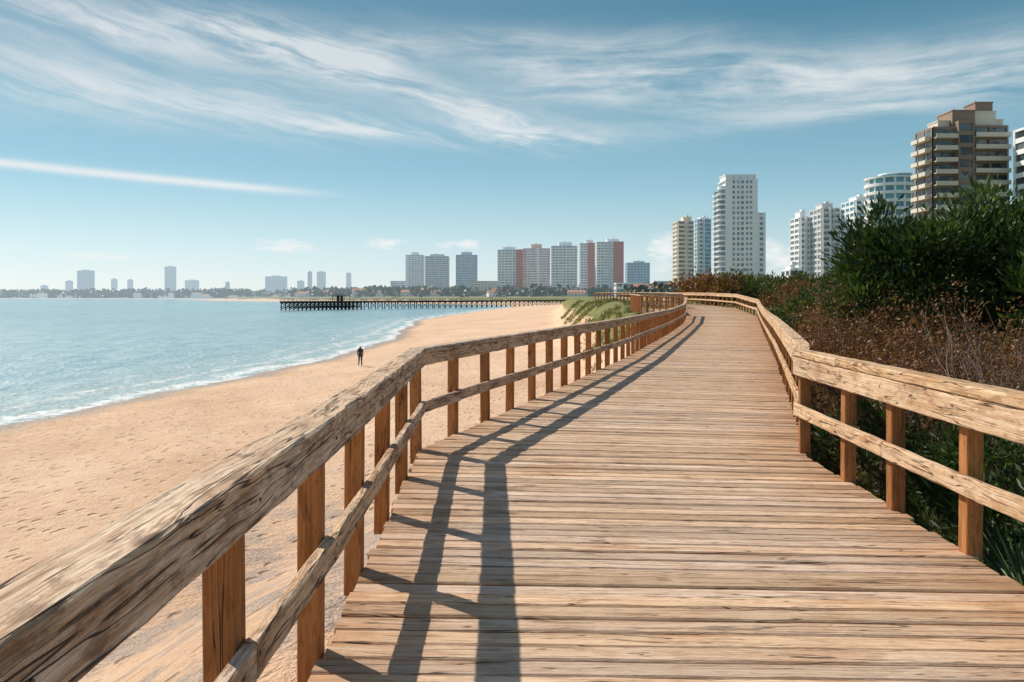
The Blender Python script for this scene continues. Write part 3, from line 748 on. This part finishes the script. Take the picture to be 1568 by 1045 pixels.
def big_block():
    d=200; root=bpy.data.objects.new('brown_apartment_block',None); link(root)
    zb=0; D=10
    def X(px): return ux(px)*d
    def Z(py): return (455-py)*d/F+1.6
    mb=MB(); fh=2.9
    vols=[(1431,1468,192,1.0,0,1),(1468,1492,184,0,3,0),(1492,1549,190,1.0,0,1)]
    for (a,c,t,yo,wm,bal) in vols:
        x0,x1,z1=X(a),X(c),Z(t)
        mb.box(x0+.02,x1-.02,d+yo+.4,d+D-yo*.2,zb,z1-.3,1)
        nf=int((z1-zb)/fh); f=(z1-zb)/nf
        for k in range(nf+1):
            z=zb+k*f
            mb.box(x0,x1,d+yo+.15,d+D-yo*.2+.1,max(zb,z-.6),min(z1,z+.5),wm if wm==3 else 3)
            if bal and 0<k<nf:
                mb.box(x0+.3,x1-.3,d+yo-1.3,d+yo+.1,z-.12,z+.08,2); mb.box(x0+.3,x1-.3,d+yo-1.4,d+yo-1.26,z-.16,z+.95,2)
        m=max(1,int((x1-x0)/3.2))
        for k in range(m+1):
            x=x0+(x1-x0)*k/m; mb.box(max(x0-.02,x-.3),min(x1+.02,x+.3),d+yo+.05,d+yo+.8,zb,z1-.02,3 if k%2 else wm)
    x0=X(1431)
    nf=int((Z(212)-zb)/fh); f=(Z(212)-zb)/nf
    for k in range(1,nf+1):
        z=zb+k*f
        for y0 in (d+1.6,d+5.6):
            mb.box(x0-1.5,x0-.01,y0,y0+3.2,z-.1,z+.08,2); mb.box(x0-1.58,x0-1.46,y0-.02,y0+3.22,z-.14,z+.85,2)
            mb.box(x0-1.44,x0-.02,y0-.05,y0+.06,z-.13,z+.84,2)
    for y0 in (d+1.3,d+5.1,d+9.2): mb.box(x0-.15,x0+.4,y0-.25,y0+.4,zb,Z(194),3)
    for (a,c,t,y0,y1,mi) in ((1446,1464,182,3,8,0),(1465,1500,167,2,9,3),(1504,1531,153,3,8,3),(1501,1534,168,2.5,8.5,0),(1535,1547,180,3,8,0)):
        mb.box(X(a),X(c),d+y0,d+y1,Z(194),Z(t),mi); mb.box(X(a)-.15,X(c)+.15,d+y0-.15,d+y1+.15,Z(t),Z(t)+.3,mi)
    for px,py in ((1478,158),(1512,146),(1452,172)): mb.box(X(px)-.06,X(px)+.06,d+5,d+5.12,Z(190),Z(py),3)
    mb.obj('block_body',[W_beige,G_near,W_beige,W_brown],parent=root)
big_block()
building('striped_apartment_block',1552,1700,186,185,10,2.9,W_white,G_near,balc=((.03,.3),(.36,.66),(.7,.97)),wall2=W_pink,roof=((.2,.6,2),),base=0)
def house(x,y,w,D,h,rot,wall):
    g=float(f_h(np.array(x),np.array(y)))-.3; mb=MB()
    mb.box(-w/2,w/2,-D/2,D/2,0,h,0)
    rings=[]
    for sx in (-w/2-.4,w/2+.4): rings.append([(sx,-D/2-.5,h),(sx,D/2+.5,h),(sx,0,h+D*.28)])
    mb.rings(rings,1)
    k=max(2,int(w/3))
    for i in range(k):
        x0=-w/2+(i+.3)*w/k
        for zf in ([1.0] if h<4 else [1.0,3.8]): mb.box(x0,x0+1.3,-D/2-.04,-D/2+.1,zf,zf+1.2,2)
    mb.obj('house',[wall,W_roof,G_far],(x,y,g),rot)
for i in range(14):
    y=random.uniform(420,800); x=y*random.uniform(.16,.34)
    if x>f_foot(y)+20: house(x,y,random.uniform(10,18),9,random.choice([3.2,6]),random.uniform(-.3,.3),random.choice([W_white,W_tan,W_white]))
for i in range(34):
    y=random.uniform(770,1500); x=float(f_foot(y))+random.uniform(25,190)
    if x/y<.16: house(x,y,random.uniform(12,20),10,random.choice([4,6,9]),random.uniform(-.3,.3),random.choice([W_white,W_tan,W_grey,W_pink]))
for i in range(40):
    u=random.uniform(-.62,-.2); x=u*3000; y=float(np.interp(x,BX,BY))+random.uniform(60,260)
    house(u*y,y+30,random.uniform(16,40),16,random.choice([6,10,16]),random.uniform(-.2,.2),random.choice([W_white,W_tan,W_haze]))
# ------------------------------------------------------------ pier
def pier():
    mb=MB(); P0=Vector((-112,396,0));P1=Vector((46,608,0)); L=(P1-P0).length; d=(P1-P0)/L; sd=Vector((d.y,-d.x,0))
    zt=-.35
    def pt(s_,o,z): v=P0+d*s_+sd*o; return (v.x,v.y,z)
    def span(s0,s1,w,mat=0):
        for i in range(int((s1-s0)/2)):
            a=s0+i*2; mb.beam(pt(a,0,zt-.1),pt(a+1.96,0,zt-.1),w,.22,0)
        for o in (-w/2+.3,w/2-.3): mb.beam(pt(s0,o,zt-.5),pt(s1,o,zt-.5),.3,.5,0)
    span(46,L,4.6); span(0,46,11)
    def bent(s_,w,n):
        mb.beam(pt(s_,-w/2,zt-.95),pt(s_,w/2,zt-.95),.35,.4,0)
        for i in range(n):
            o=-w/2+.5+i*(w-1)/(n-1); v=pt(s_,o,0); g=float(f_h(np.array(v[0]),np.array(v[1])))
            mb.beam((v[0],v[1],min(g,-4.9)-1),(v[0],v[1],zt-.2),.42,.42,0)
        mb.beam(pt(s_,-w/2+.5,-4.5),pt(s_,w/2-.5,zt-1.2),.2,.25,0); mb.beam(pt(s_+.3,w/2-.5,-4.5),pt(s_+.3,-w/2+.5,zt-1.2),.2,.25,0)
    s_=48
    while s_<L: bent(s_,4.6,2); s_+=5.2
    s_=.5
    while s_<46: bent(s_,11,4); s_+=2.6
    for o in (-5.2,5.2):
        s_=1
        while s_<44:
            mb.beam(pt(s_,o,-3.9),pt(s_+2.4,o,zt-1.1),.18,.25,0); s_+=2.6
        mb.beam(pt(0,o,-3.3),pt(46,o,-3.3),.22,.3,0)
    def rail(s0,s1,w):
        for o in (-w/2+.15,w/2-.15):
            for z in (.55,1.1): mb.beam(pt(s0,o,zt+z),pt(s1,o,zt+z),.1,.12,0)
            s_=s0
            while s_<=s1: mb.beam(pt(s_,o,zt),pt(s_,o,zt+1.15),.12,.12,0); s_+=2.6
    rail(46,L,4.6); rail(0,46,11)
    a=31; 
    for o in (-2,2):
        for q in (0,4.5): mb.beam(pt(a+q,o,zt),pt(a+q,o,zt+3.0),.25,.25,0)
    mb.beam(pt(a-.6,0,zt+3.15),pt(a+5.1,0,zt+3.15),5.2,.3,0)
    mb.beam(pt(a+2.6,0,zt+.02),pt(a+2.6+1.6,0,zt+.02),3.0,.1,0)
    mb.beam(pt(a+2.4,-1.4,zt+1.4),pt(a+4.2,-1.4,zt+1.4),.2,2.7,0); mb.beam(pt(a+2.4,1.4,zt+1.4),pt(a+4.2,1.4,zt+1.4),.2,2.7,0)
    mb.beam(pt(44,-3,zt),pt(44,-3,zt+4.5),.2,.2,0)
    mb.obj('wooden_pier',[M_pierw])
pier()
# ------------------------------------------------------------ person
def person(x,y,rot):
    J={'pel':(0,0,.93),'sp':(0,-.01,1.12),'ch':(0,-.02,1.32),'nk':(0,-.01,1.47),'hd':(0,-.02,1.56),'ht':(0,-.01,1.68),
       'shL':(.17,-.01,1.40),'elL':(.22,.05,1.13),'wrL':(.20,-.04,.90),'haL':(.20,-.07,.82),
       'shR':(-.17,-.01,1.40),'elR':(-.22,.0,1.13),'wrR':(-.20,-.10,.92),'haR':(-.20,-.14,.85),
       'hpL':(.09,0,.90),'knL':(.10,-.12,.50),'anL':(.10,-.10,.09),'toL':(.11,-.26,.03),
       'hpR':(-.09,0,.90),'knR':(-.10,.02,.49),'anR':(-.10,.22,.12),'toR':(-.11,.10,.03)}
    R={'pel':.135,'sp':.125,'ch':.155,'nk':.06,'hd':.095,'ht':.075,'shL':.08,'elL':.058,'wrL':.04,'haL':.038,'shR':.08,'elR':.058,'wrR':.04,'haR':.038,
       'hpL':.10,'knL':.068,'anL':.048,'toL':.035,'hpR':.10,'knR':.068,'anR':.048,'toR':.035}
    E=[('pel','sp'),('sp','ch'),('ch','nk'),('nk','hd'),('hd','ht')]
    for s_ in 'LR': E+=[('ch','sh'+s_),('sh'+s_,'el'+s_),('el'+s_,'wr'+s_),('wr'+s_,'ha'+s_),('pel','hp'+s_),('hp'+s_,'kn'+s_),('kn'+s_,'an'+s_),('an'+s_,'to'+s_)]
    for s_,sg in (('L',1),('R',-1)):
        hx,hy,hz=J['ha'+s_]
        for i in range(4):
            n=f'f{i}{s_}'; J[n]=(hx,hy+.025-.02*i,hz-.075+.008*abs(i-1)); R[n]=.010; E.append(('ha'+s_,n))
        n='th'+s_; J[n]=(hx-.02*sg,hy-.055,hz-.02); R[n]=.011; E.append(('ha'+s_,n))
    names=list(J); me=bpy.data.meshes.new('walking_person'); me.from_pydata([J[n] for n in names],[(names.index(a),names.index(c)) for a,c in E],[])
    o=bpy.data.objects.new('walking_person',me); link(o)
    sm=o.modifiers.new('skin','SKIN'); ss=o.modifiers.new('sub','SUBSURF'); ss.levels=2; ss.render_levels=2
    for i,n in enumerate(names): me.skin_vertices[0].data[i].radius=(R[n],R[n])
    me.skin_vertices[0].data[0].use_root=True
    dg=bpy.context.evaluated_depsgraph_get(); m2=bpy.data.meshes.new_from_object(o.evaluated_get(dg))
    o.modifiers.clear(); o.data=m2
    for mm in (simple('black_jacket',(.025,.025,.03),.8),simple('dark_trousers',(.04,.045,.06),.8),simple('skin',(.45,.26,.18),.5),simple('dark_hair',(.03,.02,.015),.6)): m2.materials.append(mm)
    for p in m2.polygons:
        c=p.center
        if c.z>1.60 or (c.z>1.50 and c.y>.02): p.material_index=3
        elif c.z>1.47: p.material_index=2
        elif c.z<.95 and abs(c.x)>.155 and c.z>.7: p.material_index=2
        elif c.z>.86: p.material_index=0
        else: p.material_index=1
        p.use_smooth=True
    o.location=(x,y,float(f_h(np.array(x),np.array(y)))); o.rotation_euler=(0,0,rot)
person(-12.95,68.0,.3)
# ------------------------------------------------------------ sky / light
W=bpy.data.worlds.new('World'); sc.world=W; W.use_nodes=True
W.cycles.sampling_method='MANUAL'; W.cycles.sample_map_resolution=256
nt=NT(W.node_tree); bg=W.node_tree.nodes['Background']
SUN=Vector((-.83,.70,1.05)).normalized(); el_s=math.asin(SUN.z); az_s=math.atan2(SUN.x,SUN.y)
sky=nt.node('ShaderNodeTexSky',{'sky_type':'NISHITA','sun_disc':False,'sun_elevation':el_s,'sun_rotation':az_s,'air_density':1.0,'dust_density':.6,'ozone_density':2.0,'altitude':0})
dirv=nt.node('ShaderNodeTexCoord').outputs['Generated']
sp=nt.node('ShaderNodeSeparateXYZ',None,Vector=dirv)
az=nt.m('MULTIPLY',nt.m('ARCTAN2',sp.outputs[0],sp.outputs[1]),57.2958)
el=nt.m('MULTIPLY',nt.m('ARCSINE',sp.outputs[2]),57.2958)
warp=nt.noise(nt.comb(nt.m('MULTIPLY',az,.05),nt.m('MULTIPLY',el,.16)),1,3,.55)
wz=nt.m('MULTIPLY',nt.m('SUBTRACT',warp,.5),3.5)
elw=nt.m('ADD',el,wz)
def streak(slope,seed,sx=.09,sy=.75,dd=8,ro=.64):
    e=nt.m('SUBTRACT',elw,nt.m('MULTIPLY',az,slope))
    return nt.noise(nt.comb(nt.m('MULTIPLY',az,sx),nt.m('MULTIPLY',e,sy),seed),1,dd,ro,.3)
s1=streak(-.20,1.0,.065,.70); s2=streak(-.02,5.0,.055,.50)
puffy=nt.noise(nt.comb(nt.m('MULTIPLY',az,.30),nt.m('MULTIPLY',elw,.8),8.0),1,6,.66)
def bnd(e0,a0,k,w,a_lo,a_hi,fade,amt,src=el):
    e=nt.m('SUBTRACT',src,nt.m('ADD',e0,nt.m('MULTIPLY',nt.m('SUBTRACT',az,a0),k)))
    up=nt.m('DIVIDE',e,w)
    g=nt.m('POWER',2.718,nt.m('MULTIPLY',nt.m('MULTIPLY',up,up),-1))
    wi=nt.m('MULTIPLY',nt.mr(az,a_lo-fade,a_lo+fade),nt.mr(az,a_hi-fade,a_hi+fade,1,0))
    return nt.m('MULTIPLY',nt.m('MULTIPLY',g,wi),amt)
def S(*l):
    r=l[0]
    for x in l[1:]: r=nt.m('ADD',r,x)
    return r
env1=S(bnd(14.2,-7,-.28,1.1,-20,3,5,1.0,elw),bnd(17.4,-25,-.03,1.5,-40,-8,6,.75,elw),bnd(13.0,-25,-.05,2.0,-40,-12,6,.6,elw),bnd(11.4,-3,-.03,.7,-14,6,4,.8,elw))
env2=S(bnd(14.6,17,-.05,1.9,0,36,6,1.0,elw),bnd(11.9,20,.05,.8,6,30,6,.45,elw),bnd(17.3,-5,.0,1.2,-14,12,6,.45,elw))
d1=nt.m('MULTIPLY',env1,nt.mr(nt.m('ADD',nt.m('MULTIPLY',s1,.78),nt.m('MULTIPLY',puffy,.22)),.37,.66)); d2=nt.m('MULTIPLY',env2,nt.mr(nt.m('ADD',nt.m('MULTIPLY',s2,.78),nt.m('MULTIPLY',puffy,.22)),.34,.68))
contr=bnd(7.75,-25,-.045,.27,-60,-15,5,.8,nt.m('ADD',el,nt.m('MULTIPLY',wz,.08)))
contr=nt.m('MULTIPLY',contr,nt.mr(s2,.25,.55,.5,1))
gen=nt.m('MULTIPLY',nt.mr(puffy,.48,.75,0,.4),nt.mr(el,19,28))
veil=nt.m('MULTIPLY',nt.mr(el,9,13),nt.m('MULTIPLY',nt.mr(az,-5,22,.22,.04),nt.mr(el,17,20,1,.3)))
pf=nt.noise(nt.comb(nt.m('MULTIPLY',az,.55),nt.m('MULTIPLY',el,1.3),3.0),1,5,.62)
def puff(a,e,wa,we,amt):
    x=nt.m('DIVIDE',nt.m('SUBTRACT',az,a),wa); y_=nt.m('DIVIDE',nt.m('SUBTRACT',el,e),we)
    r2=nt.m('ADD',nt.m('MULTIPLY',x,x),nt.m('MULTIPLY',y_,y_))
    f=nt.m('ADD',nt.m('SUBTRACT',1,r2),nt.m('MULTIPLY',nt.m('SUBTRACT',pf,.5),3.2))
    return nt.m('MULTIPLY',nt.m('MULTIPLY',nt.mr(f,.2,1.3),nt.mr(r2,1.0,2.2,1,0)),amt)
pu=S(puff(-15.6,3.5,3.4,.6,.9),puff(-9,3.8,1.9,.5,.9),puff(-3.6,3.7,2.2,.5,.9),puff(10.9,3.3,1.6,1.7,.9),puff(18.5,3.0,1.6,1.4,.85),puff(-28,2.6,5,.4,.5))
den=nt.m('MINIMUM',S(d1,d2,contr,gen,veil,pu),.86,clamp=True)
t_=nt.m('DIVIDE',el,30,clamp=True)
grad=nt.ramp(t_,[(0,(.82,.89,.90)),(.10,(.63,.81,.86)),(.25,(.34,.60,.72)),(.42,(.16,.41,.54)),(.62,(.065,.25,.365)),(1,(.04,.17,.30))])
sc10=nt.node('ShaderNodeVectorMath',{'operation':'SCALE'}); nt.put(sc10.inputs[0],grad); sc10.inputs['Scale'].default_value=10.0
lf=nt.mr(az,-45,35,1.14,.90,False)
gr=nt.mix(1.0,sc10.outputs[0],nt.comb(lf,lf,lf),'MULTIPLY')
base=nt.mix(nt.mr(el,25,60,.85,.1),sky.outputs[0],gr)
cc=nt.mix(nt.mr(el,3,18),(9.1,9.2,9.1),(7.4,7.8,8.0))
nt.put(bg.inputs['Color'],nt.mix(den,base,cc)); bg.inputs['Strength'].default_value=.10
sun=bpy.data.lights.new('sun','SUN'); sun.energy=5.0; sun.angle=math.radians(.53); sun.color=(1,.92,.80)
so=bpy.data.objects.new('sun',sun); so.rotation_euler=SUN.to_track_quat('Z','Y').to_euler(); link(so)
cam=bpy.data.cameras.new('camera'); cam.lens=36*F/1568; cam.sensor_width=36; cam.shift_y=-67/1568; cam.clip_start=.05; cam.clip_end=60000
co_=bpy.data.objects.new('camera',cam); co_.location=(0,0,1.6); co_.rotation_euler=(math.radians(90),0,0); link(co_); sc.camera=co_
sc.view_settings.view_transform='Standard'; sc.view_settings.look='None'; sc.view_settings.exposure=0
print('done')
